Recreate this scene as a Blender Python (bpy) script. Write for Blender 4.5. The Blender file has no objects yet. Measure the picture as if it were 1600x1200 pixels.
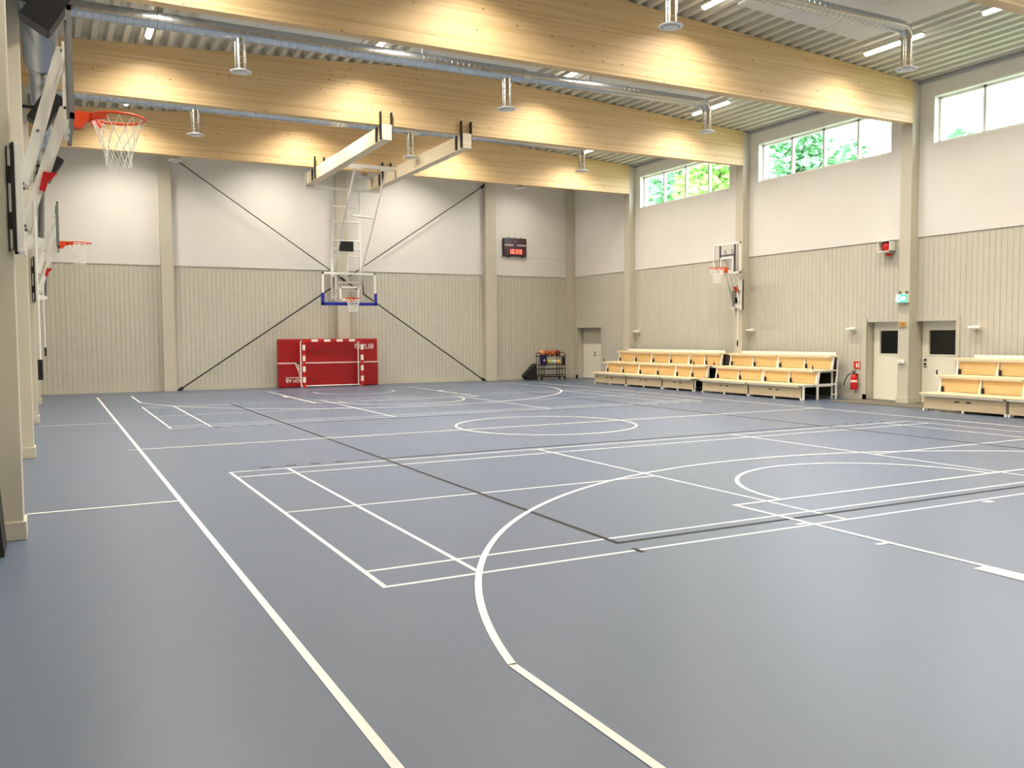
import bpy, bmesh, math, random
from mathutils import Vector, Matrix
random.seed(7)
S = bpy.context.scene
COL = S.collection
PI = math.pi

# ------------------------------------------------------------------ helpers
def lin(c):
    return tuple((x/12.92 if x <= .04045 else ((x+.055)/1.055)**2.4) for x in c)

MATS = {}
def mat(name, rgb, rough=.6, metal=0., noise=0., nscale=3., spec=.5, emit=None, estr=0., bump=0., bscale=40.):
    """rgb in display values 0-1"""
    m = bpy.data.materials.new(name); m.use_nodes = True
    nt = m.node_tree; b = nt.nodes['Principled BSDF']
    c = lin(rgb)
    b.inputs['Base Color'].default_value = (*c, 1)
    b.inputs['Roughness'].default_value = rough
    b.inputs['Metallic'].default_value = metal
    b.inputs['Specular IOR Level'].default_value = spec
    if noise or bump:
        tc = nt.nodes.new('ShaderNodeTexCoord')
        n = nt.nodes.new('ShaderNodeTexNoise'); n.inputs['Scale'].default_value = nscale
        n.inputs['Detail'].default_value = 5
        nt.links.new(tc.outputs['Object'], n.inputs['Vector'])
        if noise:
            r = nt.nodes.new('ShaderNodeValToRGB')
            r.color_ramp.elements[0].position = .3; r.color_ramp.elements[1].position = .7
            r.color_ramp.elements[0].color = (*[x*(1-noise) for x in c], 1)
            r.color_ramp.elements[1].color = (*[min(1, x*(1+noise)) for x in c], 1)
            nt.links.new(n.outputs['Fac'], r.inputs['Fac']); nt.links.new(r.outputs['Color'], b.inputs['Base Color'])
        if bump:
            n2 = nt.nodes.new('ShaderNodeTexNoise'); n2.inputs['Scale'].default_value = bscale
            nt.links.new(tc.outputs['Object'], n2.inputs['Vector'])
            bp = nt.nodes.new('ShaderNodeBump'); bp.inputs['Strength'].default_value = bump
            bp.inputs['Distance'].default_value = .01
            nt.links.new(n2.outputs['Fac'], bp.inputs['Height']); nt.links.new(bp.outputs['Normal'], b.inputs['Normal'])
    if emit:
        b.inputs['Emission Color'].default_value = (*lin(emit), 1)
        b.inputs['Emission Strength'].default_value = estr
    MATS[name] = m
    return m

def glass_mat(name, tint=(1, 1, 1), refl=.03):
    m = bpy.data.materials.new(name); m.use_nodes = True
    nt = m.node_tree; nt.nodes.clear()
    o = nt.nodes.new('ShaderNodeOutputMaterial'); mix = nt.nodes.new('ShaderNodeMixShader')
    t = nt.nodes.new('ShaderNodeBsdfTransparent'); g = nt.nodes.new('ShaderNodeBsdfGlossy')
    t.inputs['Color'].default_value = (*tint, 1); g.inputs['Roughness'].default_value = .02
    f = nt.nodes.new('ShaderNodeLayerWeight'); f.inputs['Blend'].default_value = .5
    pw = nt.nodes.new('ShaderNodeMath'); pw.operation = 'POWER'; pw.inputs[1].default_value = 4
    ma = nt.nodes.new('ShaderNodeMath'); ma.operation = 'MULTIPLY_ADD'; ma.inputs[1].default_value = .6; ma.inputs[2].default_value = refl
    nt.links.new(f.outputs['Facing'], pw.inputs[0]); nt.links.new(pw.outputs[0], ma.inputs[0]); nt.links.new(ma.outputs[0], mix.inputs['Fac'])
    nt.links.new(t.outputs[0], mix.inputs[1]); nt.links.new(g.outputs[0], mix.inputs[2]); nt.links.new(mix.outputs[0], o.inputs['Surface'])
    return m

def wood_mat(name, c0, c1, lam=.045, axis='Z', knots=True, rough=.55, along=(.25, 4, 4)):
    """laminated timber: stripes per lamella, fine grain stretched along the board, small dark knots"""
    m = bpy.data.materials.new(name); m.use_nodes = True
    nt = m.node_tree; b = nt.nodes['Principled BSDF']; L = nt.links.new; N = nt.nodes.new
    b.inputs['Roughness'].default_value = rough
    tc = N('ShaderNodeTexCoord'); sp = N('ShaderNodeSeparateXYZ'); L(tc.outputs['Object'], sp.inputs[0])
    d = N('ShaderNodeMath'); d.operation = 'DIVIDE'; d.inputs[1].default_value = lam; L(sp.outputs[axis], d.inputs[0])
    fl = N('ShaderNodeMath'); fl.operation = 'FLOOR'; L(d.outputs[0], fl.inputs[0])
    mp = N('ShaderNodeMapping'); mp.inputs['Scale'].default_value = along; L(tc.outputs['Object'], mp.inputs[0])
    cmb = N('ShaderNodeCombineXYZ'); L(fl.outputs[0], cmb.inputs[0]); L(fl.outputs[0], cmb.inputs[1])
    add = N('ShaderNodeVectorMath'); add.operation = 'ADD'; L(mp.outputs[0], add.inputs[0])
    sc = N('ShaderNodeVectorMath'); sc.operation = 'SCALE'; sc.inputs['Scale'].default_value = 3.7; L(cmb.outputs[0], sc.inputs[0]); L(sc.outputs[0], add.inputs[1])
    n = N('ShaderNodeTexNoise'); n.inputs['Scale'].default_value = 1.2; n.inputs['Detail'].default_value = 7; n.inputs['Roughness'].default_value = .6
    L(add.outputs[0], n.inputs['Vector'])
    w = N('ShaderNodeTexWhiteNoise'); w.noise_dimensions = '1D'; L(fl.outputs[0], w.inputs['W'])
    mx = N('ShaderNodeMath'); mx.operation = 'MULTIPLY_ADD'; mx.inputs[1].default_value = .22; L(w.outputs['Value'], mx.inputs[0])
    sub = N('ShaderNodeMath'); sub.operation = 'ADD'; sub.inputs[1].default_value = -.11; L(n.outputs['Fac'], sub.inputs[0]); L(sub.outputs[0], mx.inputs[2])
    r = N('ShaderNodeValToRGB'); r.color_ramp.elements[0].position = .28; r.color_ramp.elements[1].position = .72
    r.color_ramp.elements[0].color = (*lin(c0), 1); r.color_ramp.elements[1].color = (*lin(c1), 1)
    L(mx.outputs[0], r.inputs['Fac'])
    out = r.outputs['Color']
    if knots:
        v = N('ShaderNodeTexVoronoi'); v.inputs['Scale'].default_value = 4.2; v.inputs['Randomness'].default_value = 1
        mpk = N('ShaderNodeMapping'); mpk.inputs['Scale'].default_value = (.8, 1, 1.5); L(tc.outputs['Object'], mpk.inputs[0]); L(mpk.outputs[0], v.inputs['Vector'])
        k = N('ShaderNodeValToRGB'); k.color_ramp.elements[0].position = .06; k.color_ramp.elements[1].position = .095
        k.color_ramp.elements[0].color = (.9, .9, .9, 1); k.color_ramp.elements[1].color = (0, 0, 0, 1)
        L(v.outputs['Distance'], k.inputs['Fac'])
        mixk = N('ShaderNodeMix'); mixk.data_type = 'RGBA'
        mixk.inputs['B'].default_value = (*lin((.38, .22, .09)), 1)
        L(k.outputs['Color'], mixk.inputs['Factor']); L(out, mixk.inputs['A']); out = mixk.outputs['Result']
    L(out, b.inputs['Base Color'])
    MATS[name] = m
    return m

# ---- mesh building: everything is written in world coordinates, obj() moves it into its root's frame
def B(): return bmesh.new()
def box(bm, x0, x1, y0, y1, z0, z1):
    v = [bm.verts.new(p) for p in ((x0,y0,z0),(x1,y0,z0),(x1,y1,z0),(x0,y1,z0),(x0,y0,z1),(x1,y0,z1),(x1,y1,z1),(x0,y1,z1))]
    for f in ((0,3,2,1),(4,5,6,7),(0,1,5,4),(1,2,6,5),(2,3,7,6),(3,0,4,7)): bm.faces.new([v[i] for i in f])
    return bm
def obox(bm, c, ux, uy, uz, hx, hy, hz):
    c = Vector(c); ux = Vector(ux).normalized(); uy = Vector(uy).normalized(); uz = Vector(uz).normalized()
    v = []
    for sz in (-1, 1):
        for sx, sy in ((-1,-1),(1,-1),(1,1),(-1,1)): v.append(bm.verts.new(c+ux*hx*sx+uy*hy*sy+uz*hz*sz))
    for f in ((0,3,2,1),(4,5,6,7),(0,1,5,4),(1,2,6,5),(2,3,7,6),(3,0,4,7)): bm.faces.new([v[i] for i in f])
    return bm
def frame_of(d):
    d = d.normalized(); a = Vector((0,0,1)) if abs(d.z) < .9 else Vector((1,0,0))
    u = d.cross(a).normalized(); return u, d.cross(u).normalized()
def bar(bm, p0, p1, w, h=None, up=(0,0,1)):
    """rectangular bar from p0 to p1, h along up"""
    p0, p1 = Vector(p0), Vector(p1); d = p1-p0; h = h or w
    s = d.cross(Vector(up))
    if s.length < 1e-6: s = d.cross(Vector((0,1,0)))
    s.normalize(); t = s.cross(d).normalized()
    return obox(bm, (p0+p1)/2, d, s, t, d.length/2, w/2, h/2)
def tube(bm, p0, p1, r, seg=10, r1=None, caps=True):
    p0, p1 = Vector(p0), Vector(p1); u, v = frame_of(p1-p0); r1 = r if r1 is None else r1
    a = [bm.verts.new(p0+(u*math.cos(2*PI*i/seg)+v*math.sin(2*PI*i/seg))*r) for i in range(seg)]
    b = [bm.verts.new(p1+(u*math.cos(2*PI*i/seg)+v*math.sin(2*PI*i/seg))*r1) for i in range(seg)]
    for i in range(seg): bm.faces.new((a[i], a[(i+1)%seg], b[(i+1)%seg], b[i]))
    if caps: bm.faces.new(a[::-1]); bm.faces.new(b)
    return bm
def path_tube(bm, pts, radii, seg=20, caps=True):
    pts = [Vector(p) for p in pts]
    rings = []; u = None
    for i, p in enumerate(pts):
        d = (pts[min(i+1, len(pts)-1)]-pts[max(i-1, 0)])
        if u is None: u, v = frame_of(d)
        else:
            dn = d.normalized(); u = (u-dn*u.dot(dn)).normalized()
        v = d.normalized().cross(u)
        r = radii[i] if hasattr(radii, '__len__') else radii
        rings.append([bm.verts.new(p+(u*math.cos(2*PI*k/seg)+v*math.sin(2*PI*k/seg))*r) for k in range(seg)])
    for a, b in zip(rings, rings[1:]):
        for k in range(seg): bm.faces.new((a[k], a[(k+1)%seg], b[(k+1)%seg], b[k]))
    if caps: bm.faces.new(rings[0][::-1]); bm.faces.new(rings[-1])
    return bm
def torus(bm, c, R, r, seg=40, ms=10, ax=2):
    c = Vector(c); rings = []
    for i in range(seg):
        a = 2*PI*i/seg; d = Vector((math.cos(a), math.sin(a), 0))
        rings.append([bm.verts.new(c+d*(R+r*math.cos(2*PI*k/ms))+Vector((0,0,r*math.sin(2*PI*k/ms)))) for k in range(ms)])
    for i in range(seg):
        a, b = rings[i], rings[(i+1)%seg]
        for k in range(ms): bm.faces.new((a[k], b[k], b[(k+1)%ms], a[(k+1)%ms]))
    return bm
def lathe(bm, c, prof, seg=28):
    """prof: list of (r, z) about the vertical through c"""
    c = Vector(c); rings = []
    for r, z in prof:
        rings.append([bm.verts.new(c+Vector((max(r,1e-4)*math.cos(2*PI*k/seg), max(r,1e-4)*math.sin(2*PI*k/seg), z))) for k in range(seg)])
    for a, b in zip(rings, rings[1:]):
        for k in range(seg): bm.faces.new((a[k], a[(k+1)%seg], b[(k+1)%seg], b[k]))
    return bm
def prism(bm, pts, off):
    """polygon pts extruded by vector off"""
    off = Vector(off); a = [bm.verts.new(p) for p in pts]; b = [bm.verts.new(Vector(p)+off) for p in pts]
    n = len(pts)
    bm.faces.new(a); bm.faces.new(b[::-1])
    for i in range(n): bm.faces.new((a[(i+1)%n], a[i], b[i], b[(i+1)%n]))
    return bm
def sphere(bm, c, r, seg=20, rings=14):
    prof = [(r*math.sin(PI*i/rings), -r*math.cos(PI*i/rings)) for i in range(rings+1)]
    return lathe(bm, c, prof, seg)

def root_world(o):
    l = Vector(o.location)
    while o.parent: o = o.parent; l += Vector(o.location)
    return l
def obj(name, bm, m, parent=None, smooth=False, bevel=0, loc=None):
    off = root_world(parent) if parent else Vector(loc or (0,0,0))
    if off.length: bmesh.ops.translate(bm, verts=bm.verts, vec=-off)
    bmesh.ops.recalc_face_normals(bm, faces=bm.faces)
    me = bpy.data.meshes.new(name); bm.to_mesh(me); bm.free()
    if smooth: me.polygons.foreach_set('use_smooth', [True]*len(me.polygons))
    ms = m if isinstance(m, (list, tuple)) else [m]
    for x in ms: me.materials.append(x)
    o = bpy.data.objects.new(name, me); COL.objects.link(o)
    if parent: o.parent = parent
    elif loc: o.location = loc
    if bevel:
        bv = o.modifiers.new('bevel', 'BEVEL'); bv.width = bevel; bv.segments = 2; bv.limit_method = 'ANGLE'
    if smooth:
        es = o.modifiers.new('split', 'EDGE_SPLIT'); es.split_angle = math.radians(40)
    return o
def tag(o, label, cat, group=None, kind=None):
    o['label'] = label; o['category'] = cat
    if group: o['group'] = group
    if kind: o['kind'] = kind
    return o
def thing(name, label, cat, loc, group=None):
    o = bpy.data.objects.new(name, None); COL.objects.link(o); o.location = loc; o.empty_display_size = .2
    return tag(o, label, cat, group)
def struct(name, bm, m, parent=None, **k):
    o = obj(name, bm, m, parent, **k)
    if not parent: o['kind'] = 'structure'
    return o
def dup(root, loc, label, group=None):
    r = root.copy(); COL.objects.link(r); r.location = loc; r['label'] = label
    if group: r['group'] = group
    for ch in list(root.children):
        c = ch.copy(); COL.objects.link(c); c.parent = r
        for g in ch.children:
            d = g.copy(); COL.objects.link(d); d.parent = c
    return r
def text(name, s, m, parent, loc, rot, size, depth=.004, align='CENTER', bold=0., sx=1.):
    cu = bpy.data.curves.new(name, 'FONT'); cu.body = s; cu.size = size; cu.extrude = depth; cu.align_x = align; cu.align_y = 'CENTER'
    cu.offset = bold
    cu.materials.append(m)
    o = bpy.data.objects.new(name, cu); COL.objects.link(o); o.parent = parent
    o.rotation_euler = rot; o.scale = (sx, 1, 1)
    dg = bpy.context.evaluated_depsgraph_get(); dg.update()
    me = bpy.data.meshes.new_from_object(o.evaluated_get(dg)); bpy.data.objects.remove(o)
    n = bpy.data.objects.new(name, me); COL.objects.link(n); n.parent = parent
    n.location = Vector(loc)-root_world(parent); n.rotation_euler = rot; n.scale = (sx, 1, 1)
    return n

# ------------------------------------------------------------------ materials
M_FLOOR = mat('sports_floor', (.308, .362, .445), rough=.37, noise=.03, nscale=.55, spec=.9)
M_WHITE_LINE = mat('line_paint_white', (.885, .875, .845), rough=.45)
M_BW_LINE = mat('line_paint_thin_white', (.80, .81, .81), rough=.45)
M_BLACK_LINE = mat('line_paint_black', (.06, .06, .065), rough=.6, spec=.3)
M_BOARD = mat('beige_painted_boards', (.765, .745, .682), rough=.6, noise=.03, nscale=4)
M_COLUMN = mat('beige_paint', (.765, .74, .668), rough=.55, noise=.02, nscale=2)
M_PLASTER = mat('white_acoustic_wall', (.885, .868, .838), rough=.85, noise=.015, nscale=1.5)
M_DOOR = mat('cream_door_paint', (.93, .91, .835), rough=.45)
M_DECK = mat('roof_deck_steel', (.80, .79, .735), rough=.45, noise=.02, nscale=1)
M_EDGE = mat('grey_steel', (.60, .61, .61), rough=.5)
M_SKY_BLOCK = mat('roof_dark', (.15, .15, .15), rough=.9)
M_GLULAM = wood_mat('glulam', (.80, .665, .465), (.885, .77, .58))
M_SEAT = wood_mat('pine_seat', (.90, .80, .61), (.94, .86, .70), lam=.3, knots=False, along=(4, .5, 4))
M_PINE = wood_mat('pine_ply', (.84, .70, .48), (.90, .785, .57), lam=.16, knots=False, along=(4, .5, 4))
M_PINE_SHADED = wood_mat('pine_ply_front', (.76, .68, .54), (.83, .755, .62), lam=.14, knots=False, along=(4, .5, 4))  # same pine, greyed for the shade under the seat overhang
M_RAIL = wood_mat('white_wood', (.885, .82, .69), (.93, .875, .765), lam=.05, knots=False, along=(4, .4, 4))
M_GALV = mat('galvanised_steel', (.74, .76, .77), rough=.27, metal=.95, noise=.03, nscale=2)
M_GALV_BR = mat('galvanised_bright', (.88, .88, .86), rough=.2, metal=1.)
M_WHITE = mat('white_metal', (.94, .93, .895), rough=.4)
M_WHITE_DISC = mat('white_disc', (.87, .87, .86), rough=.5)
M_PANEL = mat('white_panel', (.86, .85, .82), rough=.9)
M_BLACK = mat('black_metal', (.055, .05, .05), rough=.5)
M_SPEAKER = mat('black_cabinet', (.04, .04, .042), rough=.7)
M_GRILLE = mat('dark_grille', (.12, .11, .10), rough=.6)
M_ORANGE = mat('orange_rim', (.88, .27, .05), rough=.4)
M_NET = mat('white_net', (.93, .92, .88), rough=.8)
M_RED = mat('red_handle', (.80, .06, .05), rough=.4)
M_MAT = mat('red_vinyl', (.60, .012, .02), rough=.38, bump=.25, bscale=6, noise=.06, nscale=2)
M_STRAP = mat('white_strap', (.90, .80, .77), rough=.7)
M_GOALRED = mat('goal_red', (.74, .09, .06), rough=.4)
M_GOALWHITE = mat('goal_white', (.95, .92, .86), rough=.4)
M_BLUE = mat('blue_pad', (.05, .12, .58), rough=.5)
M_GREY = mat('grey_metal', (.52, .52, .5), rough=.4, metal=.6)
M_GREYTAPE = mat('grey_marking', (.42, .41, .42), rough=.5)
M_SCORE = mat('scoreboard_face', (.27, .115, .13), rough=.22)
M_SCOREF = mat('scoreboard_frame', (.10, .05, .055), rough=.4)
M_LED = mat('red_led', (.9, .1, .08), emit=(1., .30, .24), estr=5.)
M_PINK = mat('pale_strip', (.78, .68, .70), rough=.5)
M_ORBALL = mat('orange_ball', (.66, .32, .15), rough=.6, noise=.1, nscale=30)
M_BROWNBALL = mat('brown_ball', (.48, .16, .10), rough=.6, noise=.1, nscale=30)
M_PALEBALL = mat('pale_orange_ball', (.90, .64, .40), rough=.6)
M_WHITEBALL = mat('white_ball', (.88, .89, .90), rough=.5)
M_LIME = mat('lime_ball', (.80, .86, .45), rough=.5)
M_YELL = mat('yellow_ball', (.95, .70, .28), rough=.5)
M_NAVY = mat('navy_fabric', (.09, .09, .27), rough=.8)
M_BAG = mat('dark_bag', (.10, .085, .075), rough=.75, noise=.2, nscale=8)
M_COVER = mat('dark_cover', (.23, .205, .165), rough=.9)
M_MATTE = mat('door_mat', (.40, .375, .325), rough=.9, noise=.12, nscale=60)
M_SIGNRED = mat('sign_red', (.80, .16, .13), rough=.4, emit=(.8, .16, .13), estr=0.0)
M_SIGNWHITE = mat('sign_white', (.95, .9, .85), rough=.5)
M_EXITG = mat('exit_green', (.2, .75, .6), emit=(.25, .86, .68), estr=.75)
M_EXITW = mat('exit_white', (.9, 1, .97), emit=(.86, 1., .97), estr=1.3)
M_OAK = mat('orange_plate', (.85, .64, .38), rough=.5)
M_INK = mat('brown_ink', (.42, .28, .16), rough=.7)
M_EXT = mat('extinguisher_red', (.78, .07, .07), rough=.3)
M_CORR = mat('corridor_paint', (.36, .42, .40), rough=.8)
M_GLASS = glass_mat('window_glass')
M_BOARDGLASS = glass_mat('board_glass', (.93, .92, .93))
M_LEAF = mat('leaf', (.58, .74, .40), rough=.7, noise=.3, nscale=1.2)
M_LEAF2 = mat('leaf_dark', (.40, .62, .42), rough=.7, noise=.3, nscale=1.2)
M_BARK = mat('bark', (.35, .30, .24), rough=.9)
M_GROUND = mat('outside_grass', (.40, .50, .30), rough=1., noise=.2, nscale=2)
LCOL = (1., .957, .885); LSTR = 7.; LAREA = (1., .922, .805); LPOW = 55.
M_LAMP = mat('lamp_diffuser', (.95, .95, .95), emit=LCOL, estr=LSTR)
M_SHADOWBOX = mat('lamp_housing', (.82, .82, .80), rough=.4)

# ------------------------------------------------------------------ room dimensions
XL, XR = -9.2, 10.7          # wall planes
CL, CR = -9.0, 10.4          # column faces
YB, YN = 16.3, -18.6         # back wall, near wall
ZP = 4.2                     # top of the board panelling
ZB, ZT = 7.0, 8.03           # beams
ROWS = (-6.28, -.28, 5.74, 11.76)   # near face of each column / beam
CW = .32
def rz(x): return 8.04+.055*(9.7-abs(x-.7))     # underside of the pitched roof deck

# ------------------------------------------------------------------ floor and court markings
floor = struct('floor', box(B(), XL-.3, XR+.6, YN-.2, YB+.3, -.15, 0), M_FLOOR)
def strip(bm, p, q, w, z):
    p, q = Vector((*p, 0)), Vector((*q, 0)); d = (q-p).normalized(); n = Vector((-d.y, d.x, 0))*w/2
    vs = [bm.verts.new((a.x, a.y, z)) for a in (p-n, q-n, q+n, p+n)]
    bm.faces.new(vs)
def arc(bm, c, r, a0, a1, w, z, n=64):
    prev = None
    for i in range(n+1):
        a = math.radians(a0+(a1-a0)*i/n)
        cur = [bm.verts.new((c[0]+rr*math.cos(a), c[1]+rr*math.sin(a), z)) for rr in (r-w/2, r+w/2)]
        if prev: bm.faces.new((prev[0], prev[1], cur[1], cur[0]))
        prev = cur
z = .0026; w = .05
bm = B(); X, Y = 7.525, 14.025
for s in (-1, 1):
    strip(bm, (s*X, -Y-.025), (s*X, Y+.025), w, z)
    strip(bm, (-X, s*Y), (X, s*Y), w, z+.0002)
strip(bm, (-X-.175, 0), (X+.175, 0), w, z+.0004)
arc(bm, (0, 0), 1.8, 0, 360, w, z+.0006, 120)
for s in (-1, 1):
    for e in (-1, 1):
        strip(bm, (e*2.45, s*Y), (e*2.45, s*8.2), w, z+.0006)
        strip(bm, (e*6.575, s*Y), (e*6.575, s*11.0), w, z+.0006)
        for d in (9.2, 10.1, 11.0): strip(bm, (e*2.45, s*d), (e*2.6, s*d), w, z+.0008)
        strip(bm, (e*2.52, s*11.0), (e*2.52, s*11.4), .16, z+.001)
    strip(bm, (-2.475, s*8.2), (2.475, s*8.2), w, z+.0008)
    a = (0, 180) if s < 0 else (180, 360)
    arc(bm, (0, s*8.2), 1.8, *a, w, z+.0006)
    cy = s*12.425; t = math.degrees(math.atan2(1.41, 6.575))
    aa = (t, 180-t) if s < 0 else (180+t, 360-t)
    arc(bm, (0, cy), 6.725, *aa, w, z+.0006, 120)
    arc(bm, (0, cy), 1.275, *a, w, z+.0006)
    for e in (-1, 1): strip(bm, (e*1.275, cy), (e*1.275, cy+s*.375), w, z+.0006)
for s in (-1, 1): strip(bm, (-7.55, s*5.02), (-9.0, s*5.02), .05, z+.0008)
struct('basketball_marking', bm, M_WHITE_LINE, floor)
bm = B(); z = .001
for cy in (-6.233, 6.233):
    for s in (-1, 1):
        strip(bm, (s*6.68, cy-3.05), (s*6.68, cy+3.05), .04, z)
        strip(bm, (-6.7, cy+s*3.03), (6.7, cy+s*3.03), .04, z+.0002)
        strip(bm, (-6.7, cy+s*2.57), (6.7, cy+s*2.57), .04, z+.0002)
        strip(bm, (s*5.92, cy-3.05), (s*5.92, cy+3.05), .04, z+.0004)
        strip(bm, (s*2.0, cy-3.05), (s*2.0, cy+3.05), .04, z+.0004)
        strip(bm, (s*2.0, cy), (s*6.7, cy), .04, z+.0006)
strip(bm, (-.05, -9.36), (.07, -9.36), .08, z+.0006)
struct('badminton_marking', bm, M_BW_LINE, floor)
bm = B(); z = .0019
for s in (-1, 1):
    strip(bm, (s*4.475, -9), (s*4.475, 9), .05, z); strip(bm, (-4.5, s*8.975), (4.5, s*8.975), .05, z+.0001)
    strip(bm, (-4.5, s*2.975), (4.5, s*2.975), .05, z+.0001)
    for e in (-1, 1):
        for k in range(5):
            x0 = 4.5+.2+.35*k; strip(bm, (e*x0, s*2.975), (e*(x0+.15), s*2.975), .05, z+.0001)
        strip(bm, (e*4.475, s*9.2), (e*4.475, s*9.35), .05, z+.0001)
struct('volleyball_marking', bm, M_BLACK_LINE, floor)

# ------------------------------------------------------------------ walls
def grooved(bm, axis, u0, u1, z0, z1, w, nrm, pitch=.145, g=.014, d=.013):
    """vertical board panelling with V joints; axis 'x' runs along x at y=w, axis 'y' runs along y at x=w"""
    us = [(u0, 0)]; k = math.floor(u0/pitch)+1
    while k*pitch < u1-g:
        c = k*pitch
        if c-g > u0: us += [(c-g/2, 0), (c, d), (c+g/2, 0)]
        k += 1
    us.append((u1, 0))
    prev = None
    for u, dep in us:
        o = w-nrm*dep
        cur = [bm.verts.new((u, o, zz) if axis == 'x' else (o, u, zz)) for zz in (z0, z1)]
        if prev: bm.faces.new((prev[0], cur[0], cur[1], prev[1]))
        prev = cur
BCOLS = ((-5.40, -5.02), (.58, .98), (6.58, 7.04))       # columns of the back wall
# back wall
wb = struct('wall_back', box(B(), XL-.3, XR+.5, YB+.02, YB+.32, -.1, 9.1), M_BOARD)
bm = B(); grooved(bm, 'x', XL, XR, .0, ZP, YB, -1); obj('board_panelling', bm, M_BOARD, wb)
spans = [(XL, BCOLS[0][0]), (BCOLS[0][1], BCOLS[1][0]), (BCOLS[1][1], BCOLS[2][0]), (BCOLS[2][1], 10.42)]
bm = B()
for a, b in spans: box(bm, a, b, YB-.025, YB+.03, ZP, 8.9)
obj('white_panelling', bm, M_PLASTER, wb)
bm = B(); box(bm, 7.06, 10.4, YB-.03, YB-.02, 4.93, 4.945); box(bm, 6.2, 6.56, YB-.03, YB-.02, 4.83, 4.845)
obj('panel_joint', bm, M_COLUMN, wb)
bm = B()
for a, b in spans: box(bm, a, b, YB-.03, YB, 0, .15)
struct('baseboard_back', bm, M_COLUMN)
n = 0
def column(name, x0, x1, y0, y1, top=8.02, skirt=True, face=None):
    bm = box(B(), x0, x1, y0, y1, 0, top)
    if skirt:
        e = .022; box(bm, x0-e, x1+e, y0-e, y1+e, 0, .165)
    return struct(name, bm, M_COLUMN, bevel=.006)
k = 1
for a, b in BCOLS:
    column(f'trim_{k}', a, b, YB-.24, YB+.03, 8.6); k += 1
column(f'trim_{k}', 10.4, 10.75, 15.98, YB+.03, 8.6); k += 1
column(f'trim_{k}', XL-.02, CL, 15.98, YB+.03, 8.6); k += 1
for y in ROWS[1:]:
    column(f'trim_{k}', CR, XR+.05, y, y+CW); k += 1
for y in ROWS:
    column(f'trim_{k}', XL-.05, CL, y, y+CW); k += 1
column(f'trim_{k}', CR, XR+.05, -6.28, -5.96); k += 1

# left wall
wl = struct('wall_left', box(B(), XL-.32, XL-.02, YN, YB+.3, -.1, 9.1), M_BOARD)
bm = B(); grooved(bm, 'y', YN, YB, 0, ZP, XL, 1); obj('board_panelling', bm, M_BOARD, wl)
obj('white_panelling', box(B(), XL-.03, XL+.02, YN, YB, ZP, 8.9), M_PLASTER, wl)
struct('baseboard_left', box(B(), XL, XL+.03, YN, YB, 0, .15), M_COLUMN)
# near wall, behind the camera
struct('wall_near', box(B(), XL-.3, XR+.5, YN-.3, YN, -.1, 9.1), M_PLASTER)

# right wall with door and window openings
DOORS = ((14.05, 15.84, 2.09), (.10, 1.25, 2.09), (-1.38, -.24, 2.09))
WINS = ((6.66, 11.46), (.56, 5.36), (-5.48, -.68), (-11.5, -6.7))
WZ0, WZ1 = 6.46, 7.60
def wall_cells(u0, u1, z0, z1, holes):
    us = sorted({u0, u1, *[h[0] for h in holes], *[h[1] for h in holes]}); us = [u for u in us if u0 <= u <= u1]
    out = []
    for a, b in zip(us, us[1:]):
        zs = [(z0, z1)]
        for h in holes:
            if h[0] < (a+b)/2 < h[1]:
                nz = []
                for p, q in zs:
                    if h[3] <= p or h[2] >= q: nz.append((p, q)); continue
                    if h[2] > p: nz.append((p, h[2]))
                    if h[3] < q: nz.append((h[3], q))
                zs = nz
        out += [(a, b, p, q) for p, q in zs]
    return out
hd = [(a, b, -.2, t) for a, b, t in DOORS]; hw = [(a, b, WZ0, WZ1) for a, b in WINS]
bm = B()
for a, b, p, q in wall_cells(YN, YB+.3, -.1, 9.1, hd+hw): box(bm, XR+.02, XR+.34, a, b, p, q)
wr = struct('wall_right', bm, M_COLUMN)
bm = B()
for a, b, p, q in wall_cells(YN, YB, 0, ZP, hd): grooved(bm, 'y', a, b, p, q, XR, -1, pitch=.145)
obj('board_panelling', bm, M_BOARD, wr)
bm = B()
for a, b, p, q in wall_cells(YN, 15.98, ZP, 8.9, hw): box(bm, XR-.025, XR+.03, a, b, p, q)
obj('white_panelling', bm, M_PLASTER, wr)
bm = B()
for a, b, p, q in wall_cells(YN, YB, 0, .15, hd): box(bm, XR-.03, XR, a, b, p, q)
struct('baseboard_right', bm, M_COLUMN)
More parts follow.
